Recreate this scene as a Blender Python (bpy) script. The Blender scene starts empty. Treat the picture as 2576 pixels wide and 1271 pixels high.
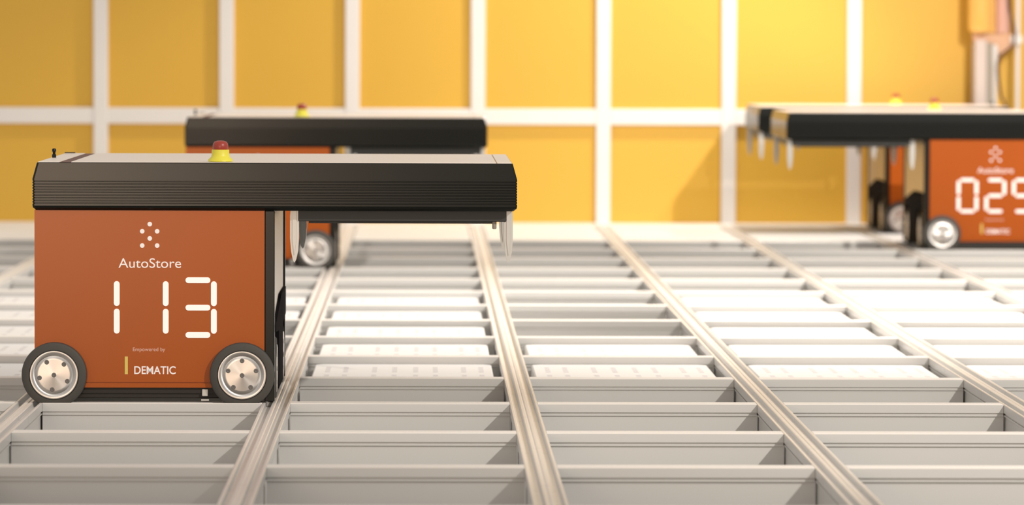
import bpy, math, random
from mathutils import Matrix, Vector
random.seed(7)
C = bpy.context.scene.collection
SC = bpy.context.scene

# ------------------------------------------------------------------ camera
F_PX = 12180.0
CAM_H = 0.703
cam_d = bpy.data.cameras.new('camera')
cam_d.sensor_width = 36.0
cam_d.lens = F_PX / 2576.0 * 36.0
cam_d.clip_end = 200.0
cam = bpy.data.objects.new('camera', cam_d)
C.objects.link(cam)
cam.matrix_world = (Matrix.Translation((0, 0, CAM_H))
                    @ Matrix.Rotation(-math.atan(218.0 / F_PX), 4, 'Z')
                    @ Matrix.Rotation(math.pi / 2 - math.atan(529.7 / F_PX), 4, 'X')
                    @ Matrix.Rotation(0.0032, 4, 'Z'))
cam_d.dof.use_dof = True
cam_d.dof.focus_distance = 9.42
cam_d.dof.aperture_fstop = 6.2
SC.camera = cam

# ------------------------------------------------------------------ world, lamps, exposure
world = bpy.data.worlds.new('world')
SC.world = world
world.use_nodes = True
wb = world.node_tree.nodes['Background']
wb.inputs[0].default_value = (1.0, 0.955, 0.90, 1)
wb.inputs[1].default_value = 0.48

def area_light(name, loc, aim, power, size, color):
    d = bpy.data.lights.new(name, 'AREA')
    d.shape = 'DISK'; d.size = size; d.energy = power; d.color = color
    o = bpy.data.objects.new(name, d); C.objects.link(o)
    o.location = loc
    o.rotation_euler = (Vector(aim) - Vector(loc)).to_track_quat('-Z', 'Y').to_euler()
    return o

def spot_light(name, loc, aim, power, cone, blend, radius, color):
    d = bpy.data.lights.new(name, 'SPOT')
    d.energy = power; d.spot_size = math.radians(cone); d.spot_blend = blend
    d.shadow_soft_size = radius; d.color = color
    o = bpy.data.objects.new(name, d); C.objects.link(o)
    o.location = loc
    o.rotation_euler = (Vector(aim) - Vector(loc)).to_track_quat('-Z', 'Y').to_euler()
    return o

WARM = (1.0, 0.935, 0.855)
spot_light('ceiling_spot_far', (1.5, 18.0, 3.0), (0.5, 17.2, 0.0), 285, 92, 0.30, 0.05, WARM)
spot_light('ceiling_spot_wall', (2.95, 11.4, 2.9), (2.35, 18.4, 0.55), 1100, 41, 1.0, 0.05, WARM)
spot_light('ceiling_spot_middle', (2.7, 12.3, 2.9), (1.6, 12.7, 0.0), 900, 101, 0.9, 0.05, WARM)
spot_light('ceiling_spot_near', (2.9, 5.6, 2.75), (1.2, 10.8, 0.0), 490, 70, 0.65, 0.05, WARM)
# unseen warm area light added behind the camera, left, for lid reflection and fill
w = area_light('added_warm_fill', (-1.95, -2.5, 0.40), (-0.75, 9.4, 0.4), 170, 1.8, (1.0, 0.74, 0.53))
w.data.shape = 'RECTANGLE'; w.data.size = 1.7; w.data.size_y = 2.6

SC.view_settings.view_transform = 'Standard'
SC.view_settings.look = 'None'
SC.view_settings.gamma = 1.0
SC.view_settings.use_curve_mapping = False
SC.view_settings.exposure = 0.35

# ------------------------------------------------------------------ materials
def mat(name, col, rough=0.5, metal=0.0, var=0.06, scale=6.0, bump=0.0, bscale=200.0, spec=0.5,
        emit=0.0, aniso=0.0, coat=0.0, stretch=None):
    m = bpy.data.materials.new(name); m.use_nodes = True
    nt = m.node_tree; N = nt.nodes; L = nt.links
    b = N['Principled BSDF']
    tc = N.new('ShaderNodeTexCoord')
    src = tc.outputs['Object']
    if stretch:
        mp = N.new('ShaderNodeMapping'); mp.inputs['Scale'].default_value = stretch
        L.new(src, mp.inputs['Vector']); src = mp.outputs['Vector']
    nz = N.new('ShaderNodeTexNoise'); nz.inputs['Scale'].default_value = scale
    nz.inputs['Detail'].default_value = 4.0
    L.new(src, nz.inputs['Vector'])
    mx = N.new('ShaderNodeMix'); mx.data_type = 'RGBA'
    L.new(nz.outputs['Fac'], mx.inputs['Factor'])
    mx.inputs['A'].default_value = tuple(max(0, c * (1 - var)) for c in col) + (1,)
    mx.inputs['B'].default_value = tuple(min(1, c * (1 + var)) for c in col) + (1,)
    L.new(mx.outputs['Result'], b.inputs['Base Color'])
    b.inputs['Roughness'].default_value = rough
    b.inputs['Metallic'].default_value = metal
    b.inputs['Specular IOR Level'].default_value = spec
    b.inputs['Coat Weight'].default_value = coat
    if aniso:
        b.inputs['Anisotropic'].default_value = aniso
        tg = N.new('ShaderNodeTangent'); tg.direction_type = 'RADIAL'; tg.axis = 'Z'
        L.new(tg.outputs['Tangent'], b.inputs['Tangent'])
    if emit:
        b.inputs['Emission Color'].default_value = col + (1,)
        b.inputs['Emission Strength'].default_value = emit
    if bump:
        n2 = N.new('ShaderNodeTexNoise'); n2.inputs['Scale'].default_value = bscale
        L.new(src, n2.inputs['Vector'])
        bp = N.new('ShaderNodeBump'); bp.inputs['Strength'].default_value = bump
        bp.inputs['Distance'].default_value = 0.002
        L.new(n2.outputs['Fac'], bp.inputs['Height'])
        L.new(bp.outputs['Normal'], b.inputs['Normal'])
    return m

M = {
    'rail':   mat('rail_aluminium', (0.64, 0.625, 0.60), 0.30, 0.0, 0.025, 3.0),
    'base':   mat('base_grey', (0.42, 0.40, 0.37), 0.8),
    'bin':    mat('bin_plastic', (0.80, 0.765, 0.73), 0.5, 0.0, 0.03, 5.0),
    'slot':   mat('bin_slot', (0.60, 0.545, 0.54), 0.7),
    'plate':  mat('white_plate', (0.82, 0.80, 0.77), 0.45, 0.0, 0.03),
    'yellow': mat('yellow_panel', (0.70, 0.40, 0.040), 0.55, 0.0, 0.05, 1.3, 0.05, 60),
    'profile': mat('white_profile', (0.80, 0.76, 0.72), 0.40, 0.0, 0.03),
    'orange': mat('orange_red_paint', (0.41, 0.084, 0.007), 0.26, 0.0, 0.05, 4.0, spec=0.2),
    'black':  mat('black_anodised', (0.0075, 0.0080, 0.0062), 0.22, 0.0, 0.10, 5.0, spec=0.22),
    'lift':   mat('lift_dark_grey', (0.030, 0.030, 0.027), 0.5),
    'matte':  mat('matte_black_housing', (0.012, 0.010, 0.012), 0.9, spec=0.05),
    'railtop_lit': mat('rail_top_painted_light', (0.86, 0.80, 0.74), 0.30, 0.0, 0.03, 3.0),
    'chassis': mat('chassis_black', (0.022, 0.016, 0.012), 0.6),
    'rubber': mat('tyre_rubber', (0.065, 0.060, 0.052), 0.7, 0.0, 0.1, 20.0),
    'metal':  mat('turned_metal', (0.66, 0.63, 0.60), 0.36, 1.0, 0.05, 10.0, aniso=0.75),
    'side':   mat('satin_side_metal', (0.60, 0.56, 0.51), 0.32, 0.8, 0.05, 4.0),
    'fin':    mat('grey_fin', (0.55, 0.54, 0.51), 0.35, 0.3, 0.05),
    'top':    mat('cream_top_plate', (0.92, 0.81, 0.72), 0.36, 0.0, 0.03, 3.0),
    'slotbrown': mat('slot_brown', (0.14, 0.05, 0.03), 0.6),
    'estop':  mat('estop_yellow', (0.78, 0.70, 0.06), 0.4),
    'red':    mat('button_red', (0.33, 0.038, 0.022), 0.35),
    'print':  mat('white_print', (0.88, 0.80, 0.76), 0.5, emit=0.10),
    'smallprint': mat('pink_print', (0.80, 0.50, 0.42), 0.5),
    'led':    mat('lit_segment', (0.95, 0.86, 0.81), 0.4, emit=0.22),
    'goldbar': mat('gold_bar', (0.75, 0.56, 0.13), 0.5),
    'bolt':   mat('bolt_hole', (0.16, 0.145, 0.13), 0.6),
    'cable':  mat('brown_cable', (0.10, 0.035, 0.02), 0.5),
    'unit':   mat('yellow_unit_paint', (0.82, 0.45, 0.10), 0.22, 0.0, 0.04, coat=0.5),
    'hose':   mat('pink_hose', (0.72, 0.42, 0.33), 0.5),
    'bracket': mat('copper_bracket', (0.66, 0.38, 0.22), 0.5),
    'palepost': mat('pale_pink_post', (0.60, 0.49, 0.43), 0.5),
    'post':   mat('grey_post', (0.36, 0.31, 0.25), 0.5),
}

# ------------------------------------------------------------------ mesh helpers
class MB:
    def __init__(self):
        self.v = []; self.f = []; self.s = []
    def add(self, vs, fs, smooth=False, mx=None):
        o = len(self.v)
        self.v += [tuple(mx @ Vector(p)) if mx else tuple(p) for p in vs]
        self.f += [tuple(i + o for i in f) for f in fs]
        self.s += [smooth] * len(fs)
        return self
    def box(self, x0, x1, y0, y1, z0, z1, c=0.0, mx=None):
        """box; c chamfers the vertical and horizontal edges of the front/back outline"""
        if c <= 0:
            vs = [(x, y, z) for x in (x0, x1) for y in (y0, y1) for z in (z0, z1)]
            fs = [(0, 1, 3, 2), (4, 6, 7, 5), (0, 4, 5, 1), (2, 3, 7, 6), (0, 2, 6, 4), (1, 5, 7, 3)]
            return self.add(vs, fs, mx=mx)
        lay = [(c, z0), (0, z0 + c), (0, z1 - c), (c, z1)]
        return self.rings(x0, x1, y0, y1, lay, c, mx)
    def rings(self, x0, x1, y0, y1, lay, cc, mx=None):
        """stack of chamfered rectangles: lay = [(inset, z)] or [(inset in x, z, inset in y)]"""
        vs = []; fs = []
        for row in lay:
            ins, z = row[0], row[1]
            iy = row[2] if len(row) > 2 else ins
            a, b, p, q = x0 + ins, x1 - ins, y0 + iy, y1 - iy
            vs += [(a + cc, p, z), (b - cc, p, z), (b, p + cc, z), (b, q - cc, z),
                   (b - cc, q, z), (a + cc, q, z), (a, q - cc, z), (a, p + cc, z)]
        n = len(lay)
        for k in range(n - 1):
            for i in range(8):
                j = (i + 1) % 8
                fs.append((k * 8 + i, k * 8 + j, k * 8 + 8 + j, k * 8 + 8 + i))
        fs.append(tuple(reversed(range(8))))
        fs.append(tuple(range((n - 1) * 8, n * 8)))
        return self.add(vs, fs, mx=mx)
    def prism(self, pts, t0, t1, axis='y', mx=None):
        """polygon pts extruded along an axis; pts are (x,z) for y, (y,z) for x, (x,y) for z"""
        def P(p, t):
            return {'y': (p[0], t, p[1]), 'x': (t, p[0], p[1]), 'z': (p[0], p[1], t)}[axis]
        n = len(pts)
        vs = [P(p, t0) for p in pts] + [P(p, t1) for p in pts]
        fs = [(i, (i + 1) % n, n + (i + 1) % n, n + i) for i in range(n)]
        fs += [tuple(reversed(range(n))), tuple(range(n, 2 * n))]
        return self.add(vs, fs, mx=mx)
    def lathe(self, prof, seg=32, mx=None, smooth=True, wob=None):
        """prof = [(r, z)] turned round z"""
        vs = []; fs = []
        for r, z in prof:
            for i in range(seg):
                a = 2 * math.pi * i / seg
                vs.append((r * math.cos(a), r * math.sin(a), z))
        for k in range(len(prof) - 1):
            for i in range(seg):
                j = (i + 1) % seg
                fs.append((k * seg + i, k * seg + j, k * seg + seg + j, k * seg + seg + i))
        fs.append(tuple(reversed(range(seg))))
        fs.append(tuple(range((len(prof) - 1) * seg, len(prof) * seg)))
        return self.add(vs, fs, smooth, mx)
    def tube(self, pts, r, seg=10):
        vs = []; fs = []
        P = [Vector(p) for p in pts]
        for k, p in enumerate(P):
            t = (P[min(k + 1, len(P) - 1)] - P[max(k - 1, 0)]).normalized()
            u = t.cross(Vector((0, 1, 0)))
            if u.length < 1e-4: u = t.cross(Vector((1, 0, 0)))
            u.normalize(); w = t.cross(u)
            for i in range(seg):
                a = 2 * math.pi * i / seg
                vs.append(tuple(p + u * r * math.cos(a) + w * r * math.sin(a)))
        for k in range(len(P) - 1):
            for i in range(seg):
                j = (i + 1) % seg
                fs.append((k * seg + i, k * seg + j, k * seg + seg + j, k * seg + seg + i))
        fs += [tuple(reversed(range(seg))), tuple(range((len(P) - 1) * seg, len(P) * seg))]
        return self.add(vs, fs, True)
    def mesh(self, name, m):
        me = bpy.data.meshes.new(name)
        me.from_pydata(self.v, [], self.f)
        me.polygons.foreach_set('use_smooth', self.s)
        if any(self.s) and hasattr(me, 'set_sharp_from_angle'):
            me.set_sharp_from_angle(angle=math.radians(38))
        me.materials.append(M[m])
        import bmesh
        bm = bmesh.new(); bm.from_mesh(me)
        bmesh.ops.recalc_face_normals(bm, faces=bm.faces)
        bm.to_mesh(me); bm.free()
        me.update()
        return me

def put(name, me, parent=None, loc=(0, 0, 0), rot=(0, 0, 0)):
    o = bpy.data.objects.new(name, me); C.objects.link(o)
    o.parent = parent; o.location = loc; o.rotation_euler = rot
    return o

def thing(name, label, cat, loc=(0, 0, 0), rz=0, group=None, kind=None):
    o = bpy.data.objects.new(name, None); C.objects.link(o)
    o.empty_display_size = 0.05
    o.location = loc; o.rotation_euler = (0, 0, rz)
    tag(o, label, cat, group, kind)
    return o

def tag(o, label, cat=None, group=None, kind=None):
    o['label'] = label
    if cat: o['category'] = cat
    if group: o['group'] = group
    if kind: o['kind'] = kind
    return o

def text_mesh(name, body, m, width, bold=0.0, height=None):
    cu = bpy.data.curves.new(name, 'FONT')
    cu.body = body; cu.size = 0.03; cu.align_x = 'CENTER'; cu.align_y = 'BOTTOM_BASELINE'
    cu.extrude = 0.00025; cu.offset = bold
    o = bpy.data.objects.new(name, cu); C.objects.link(o)
    dg = bpy.context.evaluated_depsgraph_get(); dg.update()
    me = bpy.data.meshes.new_from_object(o.evaluated_get(dg))
    bpy.data.objects.remove(o); bpy.data.curves.remove(cu)
    xs = [v.co.x for v in me.vertices]; ys = [v.co.y for v in me.vertices]
    w = max(xs) - min(xs); cx = (max(xs) + min(xs)) / 2
    s = width / w
    sy = s if height is None else height / max(ys)
    for v in me.vertices:      # stands in the x-z plane, facing -y
        x, y, z = v.co
        v.co = ((x - cx) * s, -z, y * sy)
    me.materials.clear(); me.materials.append(M[m])
    me.name = name
    return me

# ------------------------------------------------------------------ the storage grid (floor)
PX, PY = 0.481, 0.705          # cell pitch
RX0, RY0 = -0.289, 9.417       # a rail crossing
HW = 0.027                     # half width of a double-track rail
JMIN, JMAX, KMIN, KMAX = -3, 6, -5, 13
def rx(j): return RX0 + j * PX
def ry(k): return RY0 + k * PY

half = [(0.0000, -0.0016), (0.0012, -0.0003), (0.0030, 0.0), (0.0070, 0.0), (0.0084, -0.0010), (0.0094, -0.0090), (0.0204, -0.0090), (0.0212, -0.0010), (0.0228, 0.0),
        (0.0262, 0.0), (0.0270, -0.0010), (0.0270, -0.0165), (0.0236, -0.0172), (0.0236, -0.0202),
        (0.0262, -0.0208), (0.0262, -0.0232), (0.0232, -0.0240), (0.0232, -0.1500)]
prof = [(-x, z) for x, z in reversed(half[1:])] + half
floor = thing('floor', 'white aluminium rail grid with open square cells that the robots drive on', None, kind='structure')
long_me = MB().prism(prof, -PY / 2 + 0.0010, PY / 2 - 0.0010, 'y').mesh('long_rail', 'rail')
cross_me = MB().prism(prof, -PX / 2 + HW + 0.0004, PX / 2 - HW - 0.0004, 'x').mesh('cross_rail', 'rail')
for me in (long_me, cross_me):          # upward faces painted lighter and warmer for light and reflection caught on top
    me.materials.append(M['railtop_lit'])
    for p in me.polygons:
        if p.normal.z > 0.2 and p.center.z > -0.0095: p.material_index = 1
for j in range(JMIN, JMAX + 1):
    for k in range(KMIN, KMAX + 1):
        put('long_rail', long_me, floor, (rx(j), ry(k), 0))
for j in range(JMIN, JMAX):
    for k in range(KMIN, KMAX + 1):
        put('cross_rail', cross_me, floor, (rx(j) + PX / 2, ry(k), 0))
plate_me = MB().box(-PX / 2 + HW + .003, PX / 2 - HW - .003, -PY / 2 + HW + .003, PY / 2 - HW - .003, -0.010, -0.001, 0.002).mesh('cover_plate', 'plate')
for j in range(JMIN, JMAX):
    for k in (11, 12):
        put('cover_plate', plate_me, floor, (rx(j) + PX / 2, ry(k) + PY / 2, 0))
WALL_D = 18.86
edge = ry(13) + HW + 0.004
put('edge_plate', MB().box(rx(JMIN) - HW, rx(JMAX) + HW, edge, WALL_D, -0.012, -0.001).mesh('edge_plate', 'plate'), floor)
put('grid_base', MB().box(rx(JMIN) - HW, rx(JMAX) + HW, ry(KMIN) - 0.35, WALL_D, -0.36, -0.34).mesh('grid_base', 'base'), floor)

# ------------------------------------------------------------------ back wall
wall = thing('wall_back', 'yellow panelled wall with white frame profiles behind the grid', None, kind='structure')
WP, WX0 = 0.4885, 0.2028
I0, I1 = -5, 7
ZR = [-0.345, 0.4125, 1.272, 2.13]
ph = {}
for b in range(3):
    z0 = ZR[b] + 0.031 if b else -0.012
    ph[b] = MB().box(-WP / 2 + 0.004, WP / 2 - 0.004, 0.0, 0.012, z0 - 0.025, ZR[b + 1] - 0.006, 0.002).mesh('yellow_panel', 'yellow')
for i in range(I0, I1):
    for b in range(3):
        put('yellow_panel', ph[b], wall, (WX0 + (i + 0.5) * WP, WALL_D, 0))
vert = MB().prism([(-.028, 0), (-.028, -.020), (-.025, -.023), (.025, -.023), (.028, -.020), (.028, 0)], -0.012, 2.16, 'z').mesh('frame_upright', 'profile')
horz = MB().prism([(0, -.031), (-.017, -.031), (-.020, -.028), (-.020, .028), (-.017, .031), (0, .031)], -WP / 2 + .0285, WP / 2 - .0285, 'x').mesh('frame_crossbar', 'profile')
for i in range(I0, I1 + 1):
    put('frame_upright', vert, wall, (WX0 + i * WP, WALL_D, 0))
for i in range(I0, I1):
    for z in ZR[1:]:
        put('frame_crossbar', horz, wall, (WX0 + (i + 0.5) * WP, WALL_D, z))
put('backing_board', MB().box(WX0 + I0 * WP, WX0 + I1 * WP, WALL_D + 0.012, WALL_D + 0.03, -0.34, 2.16).mesh('backing_board', 'base'), wall)

# ------------------------------------------------------------------ robots
BW0, BW1 = -0.2295, 0.2170       # orange panel
POST = 0.2365
LX0, LX1, LY = -0.2330, 0.7075, 0.370
ZL0, ZL1 = 0.374, 0.467
PANEL_Y = 0.362
R_ME = {}
def rm(key, f):
    if key not in R_ME: R_ME[key] = f()
    return R_ME[key]

def lid_mesh():
    lay = [(0.007, ZL0), (0.001, ZL0 + .005), (0.0, ZL0 + .009)]
    z = 0.3865; n = 9; p = (0.4345 - z) / n
    for i in range(n):
        a = z + i * p
        lay += [(0.0, a), (0.0013, a + .0007), (0.0013, a + .0017), (0.0, a + .0024)]
    lay += [(0.0, 0.4355), (0.0004, 0.4365, 0.0), (0.0085, ZL1 - 0.0012, 0.0006), (0.0095, ZL1, 0.0022)]
    return MB().rings(LX0, LX1, -LY, LY, lay, 0.004).mesh('lid', 'black')

def tyre_mesh():
    return MB().lathe([(0.0455, 0.0), (0.059, 0.0), (0.0622, 0.0022), (0.0632, 0.006), (0.0632, 0.016), (0.0622, 0.0198), (0.059, 0.022),
                       (0.0485, 0.022), (0.0478, 0.019), (0.047, 0.015)], 64).mesh('wheel', 'rubber')
def rim_mesh():
    return MB().lathe([(0.0475, 0.006), (0.0475, 0.0222), (0.0465, 0.0234), (0.0448, 0.0236), (0.0415, 0.0230), (0.0385, 0.0222),
                       (0.0372, 0.0212), (0.0362, 0.0213), (0.0350, 0.0219), (0.030, 0.0220), (0.010, 0.0224), (0.0042, 0.0226),
                       (0.0040, 0.0205), (0.0015, 0.0200)], 64).mesh('rim', 'metal')
def bolt_mesh():
    return MB().lathe([(0.0046, 0.0195), (0.0046, 0.0226), (0.0041, 0.0229), (0.0018, 0.0229), (0.0012, 0.0225), (0.0005, 0.0225)], 14).mesh('bolt', 'bolt')

def add_wheel(root, loc, rot, spin):
    w = put('wheel', rm('tyre', tyre_mesh), root, loc, rot)
    put('rim', rm('rim', rim_mesh), w)
    for i in range(5):
        a = spin + i * 2 * math.pi / 5
        put('bolt', rm('bolt', bolt_mesh), w, (0.0285 * math.cos(a), 0.0285 * math.sin(a), 0))
    put('bolt', rm('bolt', bolt_mesh), w, (0, 0, 0.0006))
    return w

def fin_mesh():
    # flat tapered guide blade, pointed at its lower end
    pts = [(-.0075, .0), (.0075, .0), (.0085, -.012), (.0085, -.055), (.0070, -.080), (.0030, -.098), (0, -.103), (-.0030, -.098), (-.0065, -.080), (-.0085, -.055), (-.0085, -.012)]
    b = MB().prism(pts, -0.013, 0.013, 'y')
    b.prism([(-.0035, .0), (.0035, .0), (.0035, -.060), (0, -.088), (-.0035, -.060)], -0.0155, 0.0155, 'y')
    return b.mesh('guide_fin', 'fin')

def seg_mesh(vertical):
    L_, W_ = 0.0485, 0.0113
    n = 8; pts = []
    for i in range(n + 1):
        a = -math.pi / 2 + math.pi * i / n
        pts.append((L_ / 2 - W_ / 2 + W_ / 2 * math.cos(a), W_ / 2 * math.sin(a)))
    for i in range(n + 1):
        a = math.pi / 2 + math.pi * i / n
        pts.append((-L_ / 2 + W_ / 2 + W_ / 2 * math.cos(a), W_ / 2 * math.sin(a)))
    if vertical: pts = [(-z, x) for x, z in pts]
    return MB().prism(pts, -0.0012, 0.0, 'y').mesh('display_segment', 'led')

SEGS = {'0': 'abcdef', '1': 'bc', '2': 'abged', '3': 'abgcd', '9': 'abgfcd'}
def z_at(y): return 0.703 - (y - 102.8) / 1294.0
def x_at(x): return (x - 1072.0) / 1294.0 + 0.5295

def face_marks(root, back, number, words):
    """prints and lit digits on one of the two orange panels"""
    sx = -1 if back else 1
    xc = (BW0 + BW1) / 2
    rot = (0, 0, math.pi) if back else (0, 0, 0)
    yy = PANEL_Y if back else -PANEL_Y
    def at(name, me, dx, z, lab=None):
        o = put(name, me, root, (xc + sx * dx, yy, z), rot)
        if lab: o['label'] = lab
        return o
    dot = rm('dot', lambda: MB().lathe([(0.0045, 0), (0.0045, 0.0006)], 20, Matrix.Rotation(math.pi / 2, 4, 'X')).mesh('logo_dot', 'print'))
    if words:
        for px, py in ((380, 563), (361, 581), (398.5, 581), (380, 599), (361, 617), (398.5, 617)):
            at('logo_dot', dot, (px - 379.5) / 1294, z_at(py))
        at('brand_lettering', rm('t1', lambda: text_mesh('brand_lettering', 'AutoStore', 'print', 0.1215, 0.0, 0.0186)), (380 - 379.5) / 1294, z_at(673), 'thin white lettering')
        at('tagline_lettering', rm('t2', lambda: text_mesh('tagline_lettering', 'Empowered by', 'smallprint', 0.0625)), (378 - 379.5) / 1294, z_at(883), 'small pink lettering')
        at('partner_lettering', rm('t3', lambda: text_mesh('partner_lettering', 'DEMATIC', 'print', 0.0805, 0.00045, 0.0152)), (393 - 379.5) / 1294, z_at(940.5), 'bold white capital lettering')
        at('logo_bar', rm('bar', lambda: MB().box(-.003, .003, -.0006, 0, -.0172, .0172, 0).mesh('logo_bar', 'goldbar')), (321 - 379.5) / 1294, z_at(919), 'upright gold bar')
    if number:
        for q, ch in enumerate(number):
            right = (297, 420, 541)[q]
            mid = right - 40.0
            for s in SEGS[ch]:
                dx, py = {'a': (mid, 704), 'g': (mid, 773), 'd': (mid, 842), 'b': (right, 738), 'c': (right, 807.5), 'f': (right - 79, 738), 'e': (right - 79, 807.5)}[s]
                v = s in 'bcef'
                at('display_segment', rm('segv' if v else 'segh', lambda: seg_mesh(v)), (dx - 379.5) / 1294, z_at(py))

def make_robot(label, loc, rz, number=None, words=False, mark_back=False, spin=(0.3, 0.3)):
    r = thing('storage_robot', label, 'robot', loc, rz, 'storage robots on the rail grid')
    def panel():
        b = MB().box(BW0, BW1, -.0025, .0025, 0.0395, ZL0)
        b.box(BW0 + .004, BW1 - .004, -.0035, .0025, 0.029, 0.0375)
        b.box(BW0 + .004, BW1 - .004, -.0005, .0025, 0.0372, 0.0400)
        return b.mesh('body_panel', 'orange')
    pm = rm('panel', panel)
    put('body_panel', pm, r, (0, -PANEL_Y + .0025, 0))
    put('body_panel', pm, r, (BW0 + BW1, PANEL_Y - .0025, 0), (0, 0, math.pi))
    put('end_panel', rm('end', lambda: MB().box(BW0, BW0 + .004, -PANEL_Y + .006, PANEL_Y - .006, 0.12, ZL0).mesh('end_panel', 'orange')), r)
    def chassis():
        b = MB().box(BW0 + .006, POST - .004, -.352, .352, 0.0075, 0.060, 0.002)
        b.box(BW0 + .020, .205, -.345, .345, 0.058, 0.142)
        b.box(BW0 + .010, BW1 - .008, -.3562, .3562, 0.018, 0.029)
        return b.mesh('chassis', 'chassis')
    put('chassis', rm('chassis', chassis), r)
    def sensor():
        b = MB().box(-.0060, .0060, -.004, 0, -.0075, .0065, 0.001)
        b.box(-.0075, .0075, -.003, 0, -.0165, -.0135)
        return b.mesh('sensor_block', 'fin')
    put('sensor_block', rm('sensor', sensor), r, (x_at(518), -.3565, z_at(987)))
    post = rm('post', lambda: MB().box(BW1 + .0004, POST, -.010, .010, 0.002, ZL0, 0.0015).mesh('corner_post', 'black'))
    for s in (-1, 1): put('corner_post', post, r, (0, s * (PANEL_Y - .010), 0))
    put('side_panel', rm('side', lambda: MB().box(0.222, POST - .004, -.341, .341, 0.142, ZL0).mesh('side_panel', 'side')), r)['label'] = 'satin metal side panel'
    # drive block between the side wheels, both ends of the body
    def drive():
        return MB().prism([(-.140, .012), (-.140, .128), (-.330, .136), (-.330, .150), (.030, .192), (.335, .192), (.335, .136), (.140, .128), (.140, .012)], -0.002, 0.0060, 'x').mesh('drive_housing', 'matte')
    dm = rm('drive', drive)
    put('drive_housing', dm, r, (POST - .004, 0, 0))
    put('drive_housing', rm('drive_low', lambda: MB().prism([(-.125, .012), (-.125, .128), (.125, .128), (.125, .012)], -.010, 0, 'x').mesh('drive_housing', 'matte')), r, (BW0 - .0003, 0, 0))
    # wheels: front and back pair on the cross rails, raised pairs at the ends
    zc = 0.0632 - 0.0090
    for q, px in enumerate((140, 612)):
        x = x_at(px)
        add_wheel(r, (x, -.3560, zc), (math.pi / 2, 0, 0), spin[q])
        add_wheel(r, (x, .3560, zc), (-math.pi / 2, 0, 0), 0.5 + q)
    for s in (-1, 1):
        add_wheel(r, (POST - .0225, s * .215, 0.0575), (0, math.pi / 2, 0), 0.2)
        add_wheel(r, (BW0 + .0150, s * .215, 0.0575), (0, -math.pi / 2, 0), 0.9)
    # lid
    put('lid', rm('lid', lid_mesh), r)['label'] = 'black ribbed lid rim'
    tp = [(-.2225, -.1815, 'cap'), (-.1585, .6665, 'main'), (.6685, .6970, 'cap2')]
    for a, b, key in tp:
        put('top_plate', rm('top' + key, lambda: MB().box(a, b, -.3595, .3595, ZL1 - .001, ZL1 + .0012, .0004).mesh('top_plate', 'top')), r)
    put('top_slot', rm('tslot', lambda: MB().box(-.1812, -.1588, -.3590, .3590, ZL1 - .002, ZL1 + .0003).mesh('top_slot', 'slotbrown')), r)['label'] = 'dark brown slot in the top'
    e = put('emergency_stop', rm('estop', lambda: MB().lathe([(0.0245, 0), (0.0235, 0.004), (0.0185, 0.0085), (0.0172, 0.013), (0.0170, 0.0225), (0.0150, 0.0230)], 32).mesh('emergency_stop', 'estop')),
            r, (0.130, -.333, ZL1 + .002))
    e['label'] = 'yellow collar of the emergency stop'
    k = put('button', rm('button', lambda: MB().lathe([(0.0135, 0.020), (0.0150, 0.0245), (0.0152, 0.0300), (0.0145, 0.0345), (0.0115, 0.0385), (0.006, 0.0402), (0.001, 0.0405)], 32).mesh('button', 'red')), e)
    k['label'] = 'red push button'
    put('antenna', rm('ant', lambda: MB().lathe([(0.0042, 0), (0.0042, 0.006), (0.0026, 0.008), (0.0030, 0.0115), (0.0042, 0.0125), (0.0042, 0.0165), (0.0030, 0.0185)], 16).mesh('antenna', 'black')), r, (-.2125, -.085, ZL1 + .0022))
    put('lid_clip', rm('clip', lambda: MB().box(-.011, .011, -.004, .004, 0, .0022, .0006).mesh('lid_clip', 'black')), r, (-.209, .30, ZL1 + .0024))
    # lift frame under the overhang with its guide fins
    def lift():
        b = MB().box(0.2815, 0.6870, -.335, .335, 0.3525, 0.374, 0.0012)
        b.box(0.3015, 0.6670, -.315, .315, 0.3480, 0.3530)
        return b.mesh('lift_frame', 'lift')
    put('lift_frame', rm('lift', lift), r)
    fm = rm('fin', fin_mesh)
    for x, tilt in ((0.2740, 0), (0.6915, 0)):
        for s in (-1, 1): put('guide_fin', fm, r, (x, s * .318, 0.3745))
    pin = rm('pin', lambda: MB().lathe([(0.0030, -.0150), (0.0042, -.0135), (0.0042, 0)], 14).mesh('locating_pin', 'post'))
    for s in (-1, 1): put('locating_pin', pin, r, (0.664, s * .322, 0.3528))
    face_marks(r, mark_back, number, words)
    return r

def cell(j, k): return (rx(j) + PX / 2, ry(k) + PY / 2, 0)
c0 = cell(-1, 0)
make_robot('orange robot with black lid showing number 113, nearest to the camera', (c0[0], c0[1], 0), 0, '113', True, False, (2.08, math.pi / 2))
c1 = cell(-1, 8)
make_robot('orange robot with black lid half hidden behind the nearest robot', (c1[0] + 0.014, c1[1], 0), 0, None, True)
c2 = cell(4, 10)
make_robot('orange robot at the right edge showing number 029', (1.934, c2[1], 0), math.pi, '029', True, True)
c3 = cell(4, 12)
make_robot('rearmost orange robot by the wall, mostly hidden behind the robot at right edge', (1.934, c3[1], 0), math.pi)

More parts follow.
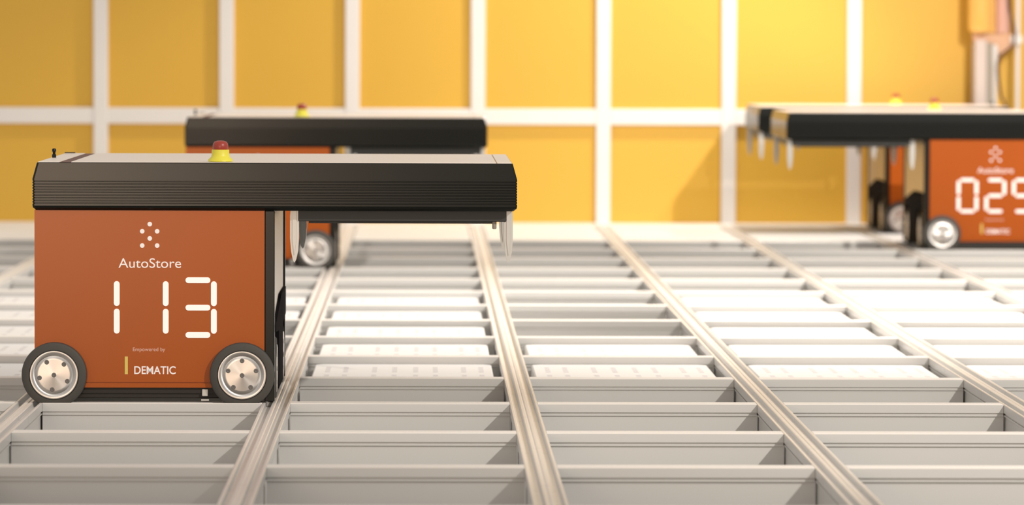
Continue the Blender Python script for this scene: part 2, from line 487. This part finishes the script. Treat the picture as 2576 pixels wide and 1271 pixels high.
# ------------------------------------------------------------------ storage bins standing at the top of their cells
BWX, BWY = 0.392, 0.620
def bin_mesh():
    b = MB().rings(-BWX / 2, BWX / 2, -BWY / 2, BWY / 2, [(0.012, -0.30), (0.006, -0.060), (0.0, -0.055), (0.0, -0.019), (0.003, -0.016)], 0.016)
    return b.mesh('storage_bin', 'bin')
def slots_mesh():
    b = MB()
    for x in (-.164, -.125, -.062, -.018, .028, .071, .133, .171):
        for t in (-1, 1):
            for i in range(4):
                y = t * (0.055 + i * 0.045)
                b.box(x - .0052, x + .0052, y - .010, y + .010, -0.0165, -0.0156)
    return b.mesh('slot_pattern', 'slot')
BIN = bin_mesh()
SL = slots_mesh()
ORD = ['nearest', 'second nearest', 'third nearest', 'fourth nearest', 'fifth nearest', 'farthest']
cols = {
    -2: (range(1, 6), 'bin row at the left picture edge'),
    -1: (range(4, 6), 'bin row directly behind the nearest robot'),
    0: (range(1, 6), 'bin row just right of the nearest robot'),
    1: (range(1, 3), 'two-bin row in the middle of the grid'),
    2: (range(1, 6), 'brightly lit bin row right of middle'),
    3: (range(1, 6), 'bin row in front of robot 029'),
    4: (range(4, 6), 'bin row at the right picture edge'),
}
for j, (ks, where) in cols.items():
    ks = list(ks)
    for n, k in enumerate(ks):
        o = put('storage_bin', BIN, None, cell(j, k))
        which = 'farthest' if n == len(ks) - 1 else ORD[n]
        tag(o, 'white bin, %s in the %s' % (which, where), 'bin', 'storage bins at the top of their cells')
        put('slot_pattern', SL, o)['kind'] = 'stuff'

# ------------------------------------------------------------------ charging unit on the wall at right
u = thing('charging_unit', 'yellow charging unit on pale posts with ribbed hose at the top right', 'charger', (2.087, 18.70, 0))
def uX(px): return (px - 1072) * 18.70 / F_PX - 2.087
def uZ(py): return 0.703 - (py - 110) * 18.70 / F_PX
put('housing', MB().lathe([(0.030, uZ(85)), (0.044, uZ(80)), (0.0485, uZ(70)), (0.0485, 1.20), (0.040, 1.22)], 32, Matrix.Translation((uX(2468), 0, 0))).mesh('housing', 'unit'), u)
put('housing_back', MB().box(uX(2478), uX(2505), -.01, .11, uZ(84), 1.20, .004).mesh('housing_back', 'unit'), u)
ribs = []
z = uZ(84); i = 0
while z < 1.2:
    ribs.append((0.0275 if i % 2 else 0.0305, z)); z += 0.006; i += 1
put('ribbed_hose', MB().lathe(ribs, 24, Matrix.Translation((uX(2524), 0.02, 0))).mesh('ribbed_hose', 'hose'), u)
put('bracket', MB().prism([(uX(2450), uZ(86)), (uX(2556), uZ(86)), (uX(2556), uZ(100)), (uX(2520), uZ(145)), (uX(2508), uZ(116)), (uX(2452), uZ(110))], 0.005, 0.06, 'y').mesh('bracket', 'bracket'), u)
put('post', MB().box(uX(2453), uX(2481), -.03, .05, 0.0, uZ(100), .002).mesh('post', 'palepost'), u)
put('post', MB().box(uX(2481.5), uX(2499), 0.0, .05, 0.0, uZ(108), .002).mesh('post', 'post'), u)
put('pole', MB().lathe([(0.0085, 0.0), (0.0085, uZ(165)), (0.0105, uZ(160)), (0.0105, uZ(122)), (0.006, uZ(112))], 16, Matrix.Translation((uX(2505), 0, 0))).mesh('pole', 'profile'), u)
put('pole', MB().lathe([(0.0085, 0.0), (0.0085, 1.2)], 16, Matrix.Translation((uX(2564), 0.02, 0))).mesh('pole', 'profile'), u)
put('clamp', MB().rings(uX(2543), uX(2573), -.02, .05, [(.004, uZ(112)), (0, uZ(106)), (0, uZ(94)), (.004, uZ(88))], .004).mesh('clamp', 'profile'), u)
def smooth(pts, n=8):
    out = []
    P = [Vector(p) for p in pts]
    for a in range(len(P) - 1):
        p0, p1, p2, p3 = P[max(a - 1, 0)], P[a], P[a + 1], P[min(a + 2, len(P) - 1)]
        for i in range(n):
            t = i / n
            out.append(0.5 * ((2 * p1) + (-p0 + p2) * t + (2 * p0 - 5 * p1 + 4 * p2 - p3) * t * t + (-p0 + 3 * p1 - 3 * p2 + p3) * t ** 3))
    out.append(P[-1])
    return out
put('cable', MB().tube(smooth([(uX(2535), -.035, 1.1), (uX(2536), -.035, uZ(0)), (uX(2545), -.035, uZ(50)), (uX(2552), -.03, uZ(90)), (uX(2548), -.03, uZ(115)), (uX(2528), -.03, uZ(130)),
                               (uX(2513), -.025, uZ(150)), (uX(2512), -.02, uZ(190)), (uX(2520), -.015, uZ(240)), (uX(2534), -.01, uZ(290)), (uX(2540), -.01, 0.06)]), 0.0048).mesh('cable', 'cable'), u)
